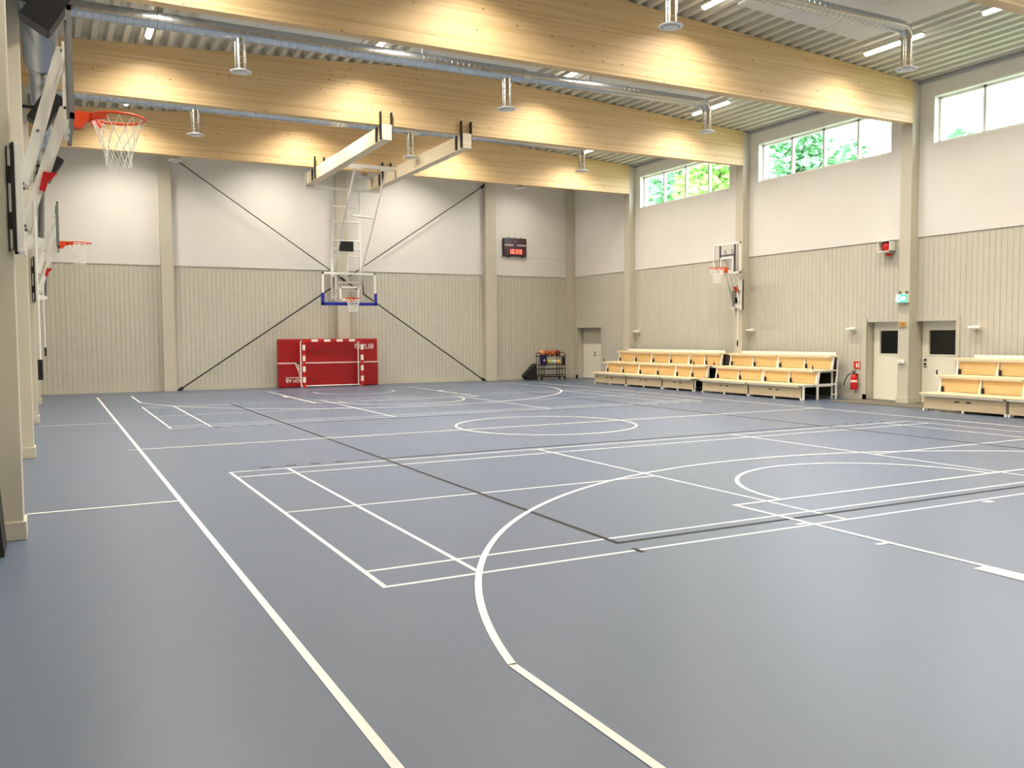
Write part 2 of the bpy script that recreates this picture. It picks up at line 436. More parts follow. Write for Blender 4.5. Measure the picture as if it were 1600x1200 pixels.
# door casings
def casing(bm, a, b, t):
    box(bm, XR-.03, XR+.005, a-.1, a, 0, t+.1); box(bm, XR-.03, XR+.005, b, b+.1, 0, t+.1); box(bm, XR-.03, XR+.005, a, b, t, t+.1)
for i, (a, b, t) in enumerate(DOORS):
    glazed = i > 0
    la, lb = (14.12, 15.80) if i == 0 else (a+.03, b-.02)
    fx = XR+.25
    root = bpy.data.objects.new(f'door_{i+1}', None); COL.objects.link(root); root.location = (fx, (a+b)/2, 0); root['kind'] = 'structure'
    bm = B(); casing(bm, a, b, t) if i != 1 else box(bm, XR-.03, XR+.005, b, b+.1, 0, t+.1); obj('casing', bm, M_COLUMN, root)
    if not glazed:
        obj('leaf', box(B(), fx, fx+.05, la, lb, .02, 1.42), M_DOOR, root, bevel=.004)
        obj('transom_panel', box(B(), fx+.0, fx+.05, la, lb, 1.42, t), M_COLUMN, root)
        obj('door_lining', box(B(), fx+.052, fx+.09, a-.1, b+.1, -.1, t+.1), M_COLUMN, root)  # added backing, keeps daylight from leaking in around the leaf
        bm = B()
        for zz in (.98, 1.08): tube(bm, (fx-.03, 14.9, zz), (fx, 14.9, zz), .026, 12)
        obj('handle', bm, M_BLACK, root)
    else:
        ga, gb = (a+.18, b-.21) if i == 2 else (a+.2, b-.22)
        bm = B()
        for p, q, zz, zt in wall_cells(la, lb, .02, t, [(ga, gb, 1.25, 1.86)]): box(bm, fx, fx+.05, p, q, zz, zt)
        obj('leaf', bm, M_DOOR, root)
        bm = B(); e = .03
        box(bm, fx-.012, fx+.0, ga-e, ga, 1.25-e, 1.86+e); box(bm, fx-.012, fx, gb, gb+e, 1.25-e, 1.86+e)
        box(bm, fx-.012, fx, ga, gb, 1.86, 1.86+e); box(bm, fx-.012, fx, ga, gb, 1.25-e, 1.25)
        obj('glazing_bead', bm, M_DOOR, root)
        obj('pane', box(B(), fx+.02, fx+.03, ga, gb, 1.25, 1.86), M_GLASS, root)
        bm = B(); hy = b-.12 if i == 2 else a+.1
        for zz in (1.0, 1.11): tube(bm, (fx-.03, hy, zz), (fx, hy, zz), .028, 12)
        obj('handle', bm, M_BLACK, root)
        obj('lock_plate', box(B(), fx-.006, fx, hy-.05, hy+.05, .92, .945), M_GREY, root)
        obj('threshold', box(B(), XR, fx, a, b, 0, .03), M_GREY, root)
# dim corridor behind the glazed doors
bm = B()
box(bm, 13.2, 13.3, -3, 3, 0, 2.6); box(bm, XR+.4, 13.3, -3.1, -3, 0, 2.6); box(bm, XR+.4, 13.3, 3, 3.1, 0, 2.6); box(bm, XR+.4, 13.3, -3.1, 3.1, 2.6, 2.7)
box(bm, XR+.34, XR+.4, -3.1, 3.1, 2.15, 2.7); box(bm, 11.9, 12.1, -.98, -.8, 0, 2.6)
box(bm, XR+.4, 13.3, -3.1, 3.1, -.05, 0)
struct('wall_corridor', bm, M_CORR)

# windows: white frame, three mullions, four panes
for i, (a, b) in enumerate(WINS):
    fx = XR+.14
    root = bpy.data.objects.new(f'window_{i+1}', None); COL.objects.link(root); root.location = (fx, (a+b)/2, WZ0); root['kind'] = 'structure'
    bm = B(); f = .065
    box(bm, fx, fx+.09, a, b, WZ0, WZ0+f); box(bm, fx, fx+.09, a, b, WZ1-f, WZ1); box(bm, fx, fx+.09, a, a+f, WZ0, WZ1); box(bm, fx, fx+.09, b-f, b, WZ0, WZ1)
    obj('window_frame', bm, M_WHITE, root)
    for kk in (1, 2, 3):
        yy = a+(b-a)*kk/4; obj('mullion', box(B(), fx, fx+.09, yy-.04, yy+.04, WZ0, WZ1), M_WHITE, root)
    for kk in range(4):
        y0, y1 = a+(b-a)*kk/4, a+(b-a)*(kk+1)/4
        obj('pane', box(B(), fx+.04, fx+.05, y0+.03, y1-.03, WZ0+.05, WZ1-.05), M_GLASS, root)
    bm = B(); e = .03
    box(bm, XR-.03, fx+.2, a-e, a+.008, WZ0-e, WZ1+e); box(bm, XR-.03, fx+.2, b-.008, b+e, WZ0-e, WZ1+e); box(bm, XR-.03, fx+.2, a, b, WZ1-.008, WZ1+e); box(bm, XR-.03, fx+.2, a, b, WZ0-e, WZ0+.008)
    obj('reveal_lining', bm, M_WHITE, root)
# steel edge profile under the roof deck along the window wall
struct(f'trim_{k}', box(B(), 10.56, XR, YN, YB, 7.965, 8.04), M_EDGE); k += 1

# ------------------------------------------------------------------ roof: trapezoidal steel deck
bm = B(); pitch = .305; prof = []
x = XL-.1
while x < 10.5:
    prof += [(x+d, rz(x+d)+h) for d, h in ((0, 0), (.11, 0), (.15, .13), (.265, .13))]; x += pitch
prof.append((x, rz(x)))
va = [bm.verts.new((p[0], YN-.1, p[1])) for p in prof]; vb = [bm.verts.new((p[0], YB+.1, p[1])) for p in prof]
for i in range(len(prof)-1): bm.faces.new((va[i], va[i+1], vb[i+1], vb[i]))
ceil = struct('ceiling', bm, M_DECK)
bm = prism(B(), [(XL-.4, YN-.4, rz(XL)+.25), (.7, YN-.4, rz(.7)+.27), (XR+.6, YN-.4, rz(XR)+.25), (XR+.6, YN-.4, 9.3), (XL-.4, YN-.4, 9.3)], (0, YB-YN+.8, 0))
struct('ceiling_slab', bm, M_SKY_BLOCK, ceil)  # unseen slab over the deck, put there to block sky light
bm = B(); box(bm, 10.42, XR+.1, YN, YB, 8.1, 8.28); obj('edge_flashing', bm, M_EDGE, ceil)

# ------------------------------------------------------------------ glulam beams
BL = {-6.28: 'glulam roof beam whose lower corner shows above the clear windows, nearest the camera',
      -.28: 'deep glulam roof beam ending at the column with the green exit sign',
      5.74: 'glulam roof beam that carries the near ends of both hoop rails',
      11.76: 'glulam roof beam carrying the far ends of both hoop rails, before the back wall'}
for y in ROWS:
    bm = prism(B(), [(XL, y-.005, ZB), (CR, y-.005, ZB), (CR, y-.005, rz(CR)-.005), (.7, y-.005, rz(.7)-.005), (XL, y-.005, rz(XL)-.005)], (0, .22, 0))
    o = obj('roof_beam', bm, M_GLULAM, bevel=.006, loc=(.6, y+.1, ZB))
    tag(o, BL[y], 'beam', 'glulam roof beams', 'thing')

# ------------------------------------------------------------------ ceiling lamps
ROWX = ((7.88, 'first'), (3.17, 'second'), (-1.91, 'third'), (-6.71, 'fourth'))
def lamp_at(x, y):
    zr = rz(x)
    r = thing('ceiling_lamp', 'x', 'lamp', (x, y, zr), 'white strip lamps under the roof deck')
    bm = B(); box(bm, x-.075, x+.075, y-.76, y+.76, zr-.035, zr-.002); obj('housing', bm, M_SHADOWBOX, r)
    pr = [(x-.055, y-.73, zr-.035), (x-.05, y-.73, zr-.075), (x-.03, y-.73, zr-.092), (x+.03, y-.73, zr-.092), (x+.05, y-.73, zr-.075), (x+.055, y-.73, zr-.035)]
    obj('diffuser', prism(B(), pr, (0, 1.46, 0)), M_LAMP, r)
    return r
proto = None
for bi, yb in enumerate((16.0, 10.34, 4.32, -1.7, -7.72)):
    for hy, hn in ((yb, 'far'), (yb-2.85, 'near')) if bi else ((14.15, 'far'),):
        for x, rn in ROWX:
            lab = f'strip lamp, {rn} row from the windows, {("first","second","third","fourth","fifth","sixth")[bi]} bay from back wall, {hn} end'
            if bi == 0: lab = f'strip lamp, {rn} row from the windows, bay against the back wall, {hn} end'
            if proto is None: proto = L0 = lamp_at(x, hy); proto['label'] = lab
            else: L0 = dup(proto, (x, hy, rz(x)), lab)
            L0.rotation_euler = (0, .055 if x > .7 else -.055, 0)
            li = bpy.data.lights.new('lamp_light', 'AREA'); li.shape = 'RECTANGLE'; li.size = .1; li.size_y = 1.46
            li.energy = LPOW; li.color = LAREA; li.spread = math.radians(142)
            lo = bpy.data.objects.new('lamp_light', li); COL.objects.link(lo); lo.parent = L0; lo.location = (0, 0, -.096)

# ------------------------------------------------------------------ white acoustic panels on the deck
def ac_panel(x0, x1, y0, y1, label):
    xm = (x0+x1)/2; h = (x1-x0)/2; zc = min(rz(x0), rz(x1), rz(xm))
    o = obj('acoustic_panel', box(B(), -h, h, y0-(y0+y1)/2, (y1-y0)/2, -.045, -.003), M_PANEL, bevel=.004)
    o.location = (xm, (y0+y1)/2, rz(xm) if x0 > .7 or x1 < .7 else zc); o.rotation_euler = (0, .055 if x0 > .7 else (-.055 if x1 < .7 else 0), 0)
    tag(o, label, 'ceiling panel', 'white acoustic panels on the roof deck')
for bn, yc in (('over the duct above the clear windows', -3.22), ('in the bay behind the exit sign beam', 2.8), ('in the bay between the rail beams', 8.82)):
    for rn, (x0, x1) in (('window block', (3.63, 7.15)), ('middle block', (-1.1, 2.36)), ('hoop wall block', (-5.9, -2.37))):
        w3 = (x1-x0)/3-.01
        for j in range(3):
            xa = x0+j*(x1-x0)/3
            ac_panel(xa, xa+w3, yc-1.78, yc+1.78, f'white ceiling panel {bn}, {rn}, {("first","second","third")[j]} sheet')

# ------------------------------------------------------------------ ventilation
def spiral(bm, p0, p1, r, pitch=.135, seg=24, rib=.006):
    p0, p1 = Vector(p0), Vector(p1); d = p1-p0; n = max(1, int(d.length/pitch)); pts, rad = [p0], [r]
    for i in range(1, n):
        c = p0+d*(i/n); e = d.normalized()*.006
        pts += [c-e, c, c+e]; rad += [r, r+rib, r]
    pts.append(p1); rad.append(r)
    return path_tube(bm, pts, rad, seg)
def drop(root, x, y, ztop, zb, r=.11):
    o = obj('drop_pipe', spiral(B(), (x, y, ztop), (x, y, zb+.02), r, .12, 22), M_GALV_BR, root, smooth=True)
    bm = lathe(B(), (x, y, zb), [(.118, .05), (.205, .012), (.205, 0), (.15, -.006), (.148, .03), (.02, .03)], 32)
    obj('diffuser', bm, M_WHITE_DISC, root, smooth=True)
    bm = lathe(B(), (x, y, zb), [(0, -.02), (.128, -.018), (.13, -.006), (0, -.004)], 32)
    obj('diffuser_plate', bm, M_WHITE_DISC, root, smooth=True)
def branch(y, zc, label, zd=6.97, riser=False):
    r = thing('branch_duct', label, 'ventilation duct', (-8.7, y, zc), 'spiral branch ducts across the hall')
    R1, R2, R3 = .155, .125, .105
    obj('wide_pipe', spiral(B(), (-8.55, y, zc), (.95, y, zc), R1), M_GALV, r, smooth=True)
    bm = path_tube(B(), [(.95, y, zc), (1.0, y, zc), (1.14, y, zc), (1.2, y, zc)], [R1+.006, R1+.006, R2, R2], 24); obj('reducer', bm, M_GALV, r, smooth=True)
    obj('narrow_pipe', spiral(B(), (1.2, y, zc), (6.2, y, zc), R2), M_GALV, r, smooth=True)
    pts = [(6.2+.22*math.sin(a), y, zc-.22*(1-math.cos(a))) for a in [i*PI/2/8 for i in range(9)]]
    obj('elbow', path_tube(B(), pts, R2*1.0, 24), M_GALV, r, smooth=True)
    drop(r, 6.42, y, zc-.2, zd+.03, .11); drop(r, .59, y, zc-.1, zd-.05); drop(r, -5.27, y, zc-.1, zd)
    pts = [(-8.55, y, zc), (-9.14, y, zc)]
    if riser: pts = [(-8.55-.185*math.sin(a), y, zc-.185*(1-math.cos(a))) for a in [i*PI/2/6 for i in range(7)]]+[(-8.735, y, 6.95)]
    obj('riser', path_tube(B(), pts, R1, 20), M_GALV, r, smooth=True)
    bm = B()
    for x in (-6.75, -1.45, 2.85): tube(bm, (x, y, zc+.1), (x, y, rz(x)), .012, 6)
    obj('hanger', bm, M_GREY, r)
    for x in (-6.75, -1.45):
        bm = path_tube(B(), [(x-.02, y, zc), (x+.02, y, zc)], R1+.012, 24); obj('clamp_ring', bm, M_GALV, r, smooth=True)
branch(-3.2, 7.80, 'spiral branch duct nearest the camera, turning down above the clear windows')
branch(2.75, 7.72, 'spiral branch duct behind the beam at the exit sign column', riser=True)
branch(8.75, 7.72, 'spiral branch duct mostly hidden by the beam carrying the near rail ends')
branch(12.9, 7.72, 'spiral branch duct closest to the back wall, only its discs showing', 7.05)
r = thing('main_duct', 'thick galvanised spiral duct running along the hoop wall under the beams', 'ventilation duct', (-8.735, 0, 6.68))
xd, zd = -8.735, 6.68
obj('wide_pipe', spiral(B(), (xd, -.75, zd), (xd, 2.45, zd), .255, .07, 32, .013), M_GALV, r, smooth=True)
obj('reducer', path_tube(B(), [(xd, 2.45, zd), (xd, 2.55, zd), (xd, 3.0, zd), (xd, 3.1, zd)], [.265, .265, .19, .19], 32), M_GALV, r, smooth=True)
obj('narrow_pipe', spiral(B(), (xd, 3.1, zd), (xd, 15.4, zd), .185, .1, 28, .008), M_GALV, r, smooth=True)
q = [(xd, -.75, zd)]+[(xd, -.75-.33*math.sin(a), zd+.33*(1-math.cos(a))) for a in [i*PI/2/8 for i in range(1, 9)]]+[(xd, -1.08, 7.98)]
obj('bend', path_tube(B(), q, .255, 28), M_GALV, r, smooth=True)

# ------------------------------------------------------------------ loudspeakers on the hoop-wall columns
def speaker(y, x, z, s, label):
    r = thing('loudspeaker', label, 'loudspeaker', (x, y, z), 'black loudspeakers along the hoop wall')
    t = math.radians(31)
    up = Vector((math.sin(t), 0, math.cos(t))); fr = Vector((math.cos(t), 0, -math.sin(t)))
    obj('cabinet', obox(B(), (x, y, z), fr, (0, 1, 0), up, .19*s, .2*s, .36*s), M_SPEAKER, r, bevel=.015)
    obj('front_grille', obox(B(), Vector((x, y, z))+fr*.197*s, fr, (0, 1, 0), up, .008*s, .185*s, .34*s), M_GRILLE, r)
    bm = B(); bar(bm, (XL+.01, y, z+.02), (x-.12, y, z+.02), .05, .05); box(bm, XL+.01, XL+.04, y-.06, y+.06, z-.1, z+.14); obj('wall_bracket', bm, M_BLACK, r)
speaker(-2.25, -8.62, 6.06, .95, 'black loudspeaker overlapping the top of the hoop board closest to the camera')
speaker(3.52, -8.67, 6.04, .92, 'black loudspeaker behind the hoop arms, below the thick duct')
speaker(9.75, -8.61, 6.04, .92, 'black loudspeaker behind the red lever, against the white back wall')

# ------------------------------------------------------------------ basketball net
def net(bm, c, R0, R1, h, n=12, r=.0035, rows=5):
    c = Vector(c); P = []
    for j in range(rows+1):
        t = j/rows; rr = R0+(R1-R0)*(1-(1-t)**1.8); zz = -h*(t**.9)
        P.append([c+Vector((rr*math.cos(2*PI*(i+.5*(j%2))/n), rr*math.sin(2*PI*(i+.5*(j%2))/n), zz)) for i in range(n)])
    for j in range(rows):
        for i in range(n):
            a = P[j][i]; k0 = i if j % 2 else i-1
            for q in (k0, k0+1): tube(bm, a, P[j+1][q % n], r, 5, caps=False)
    return bm

# ------------------------------------------------------------------ wall hoops on columns (lifted high)
def wall_hoop(face, yc, sgn, label, netr):
    """face: x of the column face, sgn: direction out of the wall"""
    X = lambda d: face+sgn*d
    r = thing('basketball_hoop', label, 'basketball hoop', (face, yc, 2.6), 'wall hoops on columns')
    def bx(bm, d0, d1, y0, y1, z0, z1): return box(bm, min(X(d0), X(d1)), max(X(d0), X(d1)), yc+y0, yc+y1, z0, z1)
    # clamp frame on the column
    for s in (-1, 1): obj('clamp_bar', bx(B(), .0, .028, s*.19-.03, s*.19+.03, 2.56, 3.48), M_BLACK, r)
    for zz in (2.78, 3.08): obj('clamp_block', bx(B(), .001, .03, -.155, .155, zz, zz+.15), M_BLACK, r)
    obj('clamp_strip', bx(B(), -.036, -.022, -.178, -.161, 2.55, 3.46), M_BLACK, r); obj('clamp_strip', bx(B(), .010, .029, -.178, -.161, 2.55, 3.5), M_BLACK, r)
    obj('clamp_plate', bx(B(), -.022, .010, -.176, -.161, 2.58, 3.44), M_WHITE, r)
    for zz in (2.74, 3.14): obj('clamp_block', bx(B(), -.038, .03, -.184, -.178, zz, zz+.15), M_BLACK, r)
    bm = B()
    for s in (-1, 1): bx(bm, .03, .09, s*.17-.035, s*.17+.035, 2.55, 3.49)
    bx(bm, .03, .05, -.14, .14, 2.6, 2.75); bx(bm, .03, .05, -.14, .14, 3.3, 3.45)
    obj('mount_frame', bm, M_WHITE, r, bevel=.004)
    # parallel lifting arms
    for s in (-1, 1):
        yy = yc+s*.15
        bm = bar(B(), (X(.09), yy, 3.15), (X(.425), yy, 4.37), .014, .085, up=(-sgn, 0, .3)); obj('upper_arm', bm, M_WHITE, r)
        bm = bar(B(), (X(.095), yy, 2.76), (X(.44), yy, 3.84), .014, .085, up=(-sgn, 0, .3)); obj('lower_arm', bm, M_WHITE, r)
        for p in ((.09, 3.15), (.425, 4.34), (.095, 2.78), (.44, 3.84), (.22, 3.62)): obj('bolt', tube(B(), (X(p[0]), yy-.02, p[1]), (X(p[0]), yy+.02, p[1]), .013, 8), M_GREY, r)
        bm = B(); box(bm, min(X(.43), X(.475)), max(X(.43), X(.475)), yy-.02, yy+.02, 3.62, 4.42); obj('board_post', bm, M_WHITE, r)
    for s in (-.165, .15): obj('support_bracket', prism(B(), [(X(.06), yc+s, 2.60), (X(.06), yc+s, 2.72), (X(.12), yc+s, 2.70), (X(.24), yc+s, 2.675), (X(.25), yc+s, 2.645), (X(.23), yc+s, 2.62)], (0, .012, 0)), M_WHITE, r)
    bm = tube(B(), (X(.215), yc, 2.65), (X(.235), yc, 3.15), .026, 12); obj('gas_spring', bm, M_GREY, r, smooth=True)
    prof = [(X(.215), yc-.19, 3.10), (X(.26), yc-.19, 3.09), (X(.285), yc-.19, 3.17), (X(.36), yc-.19, 3.255), (X(.25), yc-.19, 3.26)]
    obj('lock_lever', prism(B(), prof, (0, .06, 0)), M_RED, r)
    bm = tube(B(), (X(.175), yc-.16, 1.6), (X(.17), yc-.16, 3.0), .012, 8); obj('pull_rod', bm, M_WHITE, r)
    bm = tube(B(), (X(.175), yc-.16, 1.42), (X(.175), yc-.16, 1.6), .022, 10); obj('rod_grip', bm, M_BLACK, r)
    # backboard
    z0, z1, hw = 3.66, 4.60, .61; d0, d1 = .478, .498
    fr = .045; bm = B()
    for s in (-1, 1): bx(bm, d0-.012, d1+.004, s*hw-(fr if s > 0 else 0), s*hw+(fr if s < 0 else 0), z0, z1)
    bx(bm, d0-.012, d1+.004, -hw, hw, z0, z0+fr); bx(bm, d0-.012, d1+.004, -hw, hw, z1-fr, z1)
    board = obj('backboard', bx(B(), d0, d1, -hw+fr, hw-fr, z0+fr, z1-fr), M_BOARDGLASS, r)
    obj('board_border', bm, M_WHITE if sgn < 0 else M_GREY, board)
    bm = B()
    for s in (-1, 1): bx(bm, d1, d1+.004, s*.27-.025, s*.27+.025, z0+.08, z0+.52)
    bx(bm, d1, d1+.004, -.27, .27, z0+.47, z0+.52); bx(bm, d1, d1+.004, -.27, .27, z0+.05, z0+.1)
    obj('target_square', bm, M_WHITE, board)
    bm = B()
    for s in (-1, 1): bx(bm, d0-.03, d0, s*.33-.025, s*.33+.025, z0+.05, z1-.05)
    bx(bm, d0-.03, d0, -.33, .33, z0+.55, z0+.6)
    obj('board_brace', bm, M_GREYTAPE, board)
    # rim
    zr = 3.83; dc = d1+.15+.23
    rim = obj('rim', torus(B(), (X(dc), yc, zr), .235, .011, 48, 10), M_ORANGE, r, smooth=True)
    bm = B()
    P = [(X(d1), yc-.06, zr+.02), (X(d1), yc-.06, zr-.13), (X(d1+.07), yc-.06, zr-.13), (X(d1+.13), yc-.06, zr-.05), (X(d1+.17), yc-.06, zr-.03), (X(d1+.17), yc-.06, zr+.02)]
    prism(bm, P, (0, .12, 0)); obj('rim_bracket', bm, M_ORANGE, rim)
    bm = B(); 
    for kk in range(-5, 5):
        a = (PI if sgn > 0 else 0)+kk*.22
        p = (X(dc)+.235*math.cos(a), yc+.235*math.sin(a)); a2 = a+.22; q = (X(dc)+.235*math.cos(a2), yc+.235*math.sin(a2))
        bar(bm, (*p, zr-.03), (*q, zr-.03), .012, .06)
    obj('rim_skirt', bm, M_ORANGE, rim)
    obj('net', net(B(), (X(dc), yc, zr-.015), .23, .105, .45, 12, netr), M_NET, r)
wall_hoop(CL, -6.12, 1, 'orange rimmed hoop lifted high, on the hoop wall column closest to the camera', .0035)
wall_hoop(CL, 5.9, 1, 'orange rimmed hoop on the hoop wall, seen side on before the white back wall', .0075)
wall_hoop(CR, 5.9, -1, 'small white framed hoop on the column above the bleachers', .009)

# ------------------------------------------------------------------ rails under the beams for the hanging hoop
def rail(x0, x1, yf, label):
    xc = (x0+x1)/2
    r = thing('hoop_rail', label, 'wooden rail', (xc, 9, 6.63), 'pale wooden hoop rails')
    obj('timber', box(B(), x0, x1, 5.60, yf, 6.62, 6.995), M_RAIL, r, bevel=.006)
    for yb in (5.735, 11.755):
        bm = B()
        for yy in (yb-.05, yb+.27):
            for s, xx in ((-1, x0-.031), (1, x1+.001)):
                obj('steel_strap', box(B(), xx, xx+.03, yy-.05, yy+.05, 6.64, 7.31 if yy < yb else 6.985), M_BLACK, r)
            tube(bm, (x0-.045, yy, 6.68), (x1+.045, yy, 6.68), .012, 8)
        obj('bolt', bm, M_GREY, r)
rail(-1.36, -1.11, 12.92, 'pale wooden rail on the hoop wall side of the hanging hoop')
rail(.82, 1.06, 13.3, 'pale wooden rail on the scoreboard side of the hanging hoop')

# ------------------------------------------------------------------ ceiling hung backstop
CX, YM, YD = -.07, 12.82, 12.60      # board centre, mast plane, board plane
r = thing('hanging_hoop', 'white framed hoop with blue padded board hung from the roof rails', 'basketball hoop', (CX, YD, 2.8))
bm = B(); tube(bm, (-1.38, YM, 6.56), (1.08, YM, 6.56), .045, 12); obj('pivot_pipe', bm, M_WHITE, r, smooth=True)
bm = B(); box(bm, -1.105, .815, 10.5, 10.62, 6.86, 6.96); bar(bm, (-.66, 10.5, 6.84), (-.3, 10.5, 6.84), .06, .06); bar(bm, (.3, 10.5, 6.84), (.62, 10.5, 6.84), .06, .06); obj('cross_beam', bm, M_WHITE, r)
for x in (-1.235, .94):
    for y in (10.56, YM):
        bm = B()
        box(bm, x-.15, x+.15, y-.03, y+.03, 6.605, 6.617); box(bm, x-.15, x-.135, y-.03, y+.03, 6.6, 7.03); box(bm, x+.135, x+.15, y-.03, y+.03, 6.6, 7.03); box(bm, x-.15, x+.15, y-.03, y+.03, 6.995, 7.03)
        obj('rail_clamp', bm, M_WHITE, r)
for xm, xu in ((-.575, -.46), (.375, .52)):
    bm = tube(B(), (xm, YM, 3.0), (xm, YM, 6.56), .043, 12); obj('mast', bm, M_WHITE, r, smooth=True)
    bm = tube(B(), (xm+.02, YM-.05, 3.86), (xu, 10.56, 6.88), .028, 10); obj('diagonal_brace', bm, M_WHITE, r, smooth=True)
for zz in (6.0, 5.52, 4.9, 4.63, 4.40):
    obj('mast_rung', tube(B(), (-.575, YM, zz), (.375, YM, zz), .03, 10), M_WHITE, r, smooth=True)
bm = B(); tube(bm, (-.29, 11.5, 5.55), (.40, 11.5, 5.51), .035, 10); obj('brace_strut', bm, M_WHITE, r, smooth=True)
bm = B(); tube(bm, (-.05, YM, 3.86), (-.05, YM, 4.4), .03, 10); tube(bm, (-.05, YM, 4.0), (-.05, YM, 4.12), .045, 12); obj('winch_tube', bm, M_WHITE, r, smooth=True)
bm = B(); box(bm, -.34, .12, YM-.13, YM-.045, 4.56, 4.88); obj('shot_clock', bm, M_BLACK, r, bevel=.006)
bm = B()
for x in (CX-.42, CX+.42): box(bm, x-.035, x+.035, YD+.05, YD+.12, 2.93, 3.84)
for zz in (3.55, 3.28, 3.0): box(bm, CX-.42, CX+.42, YD+.05, YD+.11, zz-.03, zz+.03)
obj('board_carrier', bm, M_WHITE, r)
for x in (-.575, .375):
    for zz in (3.07, 3.75):
        obj('carrier_link', bar(B(), (x, YM, zz), (CX+(.42 if x > 0 else -.42), YD+.09, zz), .05), M_WHITE, r)
    obj('height_adjuster', bar(B(), (x+.05, YM-.03, 3.7), (x+.09, YM-.06, 3.2), .03), M_BLACK, r)
bd = obj('backboard', box(B(), CX-.87, CX+.87, YD, YD+.015, 2.87, 3.84), M_BOARDGLASS, r)
bm = B(); z0, z1 = 2.85, 3.865
for x in (-.9, .835): box(bm, CX+x, CX+x+.065, YD-.01, YD+.025, z0, z1)
box(bm, CX-.9, CX+.9, YD-.01, YD+.025, z1-.065, z1); box(bm, CX-.9, CX+.9, YD-.01, YD+.025, z0, z0+.05)
obj('board_border', bm, M_WHITE, bd)
bm = B()
for x in (-.33, .27): box(bm, CX+x, CX+x+.06, YD-.014, YD, 2.96, 3.42)
box(bm, CX-.32, CX+.32, YD-.014, YD, 3.36, 3.42); box(bm, CX-.32, CX+.32, YD-.014, YD, 2.95, 3.01)
obj('target_square', bm, M_WHITE, bd)
bm = B(); box(bm, CX-.93, CX+.93, YD-.04, YD+.05, 2.80, 2.9)
for x in (-.93, .84): box(bm, CX+x, CX+x+.09, YD-.04, YD+.05, 2.80, 3.2)
obj('edge_padding', bm, M_BLUE, bd, bevel=.01)
YR = YD-.39
rim = obj('rim', torus(B(), (CX, YR, 3.02), .235, .014, 40, 8), M_ORANGE, r, smooth=True)
bm = B(); box(bm, CX-.09, CX+.09, YR+.22, YD-.001, 2.9, 3.03); obj('rim_bracket', bm, M_ORANGE, rim)
bm = B()
for kk in range(-3, 4):
    a = PI/2+kk*.25; a2 = a+.25
    bar(bm, (CX+.235*math.cos(a), YR+.235*math.sin(a), 2.985), (CX+.235*math.cos(a2), YR+.235*math.sin(a2), 2.985), .012, .07)
obj('rim_skirt', bm, M_ORANGE, rim)
obj('net', net(B(), (CX, YR, 3.0), .23, .13, .42, 12, .009, 6), M_NET, r)

# ------------------------------------------------------------------ back wall: crossed brace rods
def rod(p, q, label):
    c = (Vector(p)+Vector(q))/2
    o = thing('brace_rod', label, 'steel rod', c, 'crossed brace rods on the back wall')
    obj('rod', tube(B(), p, q, .017, 10), M_BLACK, o, smooth=True)
    obj('lower_sleeve', tube(B(), c, min((Vector(p), Vector(q)), key=lambda v: v.z), .024, 10), M_BLACK, o, smooth=True)  # lower half thickened to take in the rod's shadow on the boards
    d = (Vector(q)-Vector(p)).normalized()
    obj('turnbuckle', tube(B(), c-d*.12, c+d*.12, .04, 10), M_BLACK, o, smooth=True)
    bm = B()
    for e in (p, q): obox(bm, Vector(e), d, (0, 1, 0), d.cross(Vector((0, 1, 0))), .12, .012, .05)
    obj('end_plate', bm, M_BLACK, o)
rod((-4.9, 16.0, 7.7), (6.42, 16.0, .04), 'dark steel brace rod running down to the floor beside the scoreboard column')
rod((6.52, 16.13, 7.66), (-4.9, 16.13, .04), 'dark steel brace rod rising from the floor to above the scoreboard')

# ------------------------------------------------------------------ scoreboard
r = thing('scoreboard', 'dark red scoreboard showing 10 20 in lit digits on the white wall', 'scoreboard', (7.95, 16.2, 4.97))
obj('cabinet', box(B(), 7.42, 8.48, 16.17, 16.275, 4.97, 5.70), M_SCOREF, r, bevel=.02)
obj('front_panel', box(B(), 7.46, 8.44, 16.16, 16.172, 5.01, 5.66), M_SCORE, r)
for x0 in (7.46, 8.03): obj('name_strip', box(B(), x0, x0+.41, 16.152, 16.161, 5.38, 5.45), M_PINK, r)
bm = B()
for x0 in (7.48, 8.05): box(bm, x0, x0+.13, 16.150, 16.153, 5.405, 5.42); box(bm, x0+.23, x0+.37, 16.150, 16.153, 5.405, 5.42)
obj('strip_lettering', bm, M_GREYTAPE, r)
obj('indicator_light', box(B(), 7.93, 7.98, 16.152, 16.161, 5.545, 5.575), M_PINK, r)
SEG = {'0': 'abcdef', '1': 'bc', '2': 'abged'}
def digit(x, ch):
    bm = B(); w, h, t = .105, .17, .03; z0 = 5.075; y0, y1 = 16.148, 16.161
    for s in SEG[ch]:
        a, b, c, d = {'a': (0, w, h-t, h), 'd': (0, w, 0, t), 'g': (0, w, h/2-t/2, h/2+t/2), 'b': (w-t, w, h/2, h), 'c': (w-t, w, 0, h/2), 'f': (0, t, h/2, h), 'e': (0, t, 0, h/2)}[s]
        box(bm, x+a, x+b, y0, y1, z0+c, z0+d)
    obj('digit', bm, M_LED, r)
for x, ch in ((7.655, '1'), (7.80, '0'), (7.975, '2'), (8.135, '0')): digit(x, ch)
bm = B()
for x in (7.65, 8.25): box(bm, x, x+.06, 16.18, 16.24, 4.93, 4.97)
for x in (7.66, 7.95, 8.24): box(bm, x, x+.015, 16.2, 16.23, 5.7, 5.75)
obj('mount_lug', bm, M_SCOREF, r)

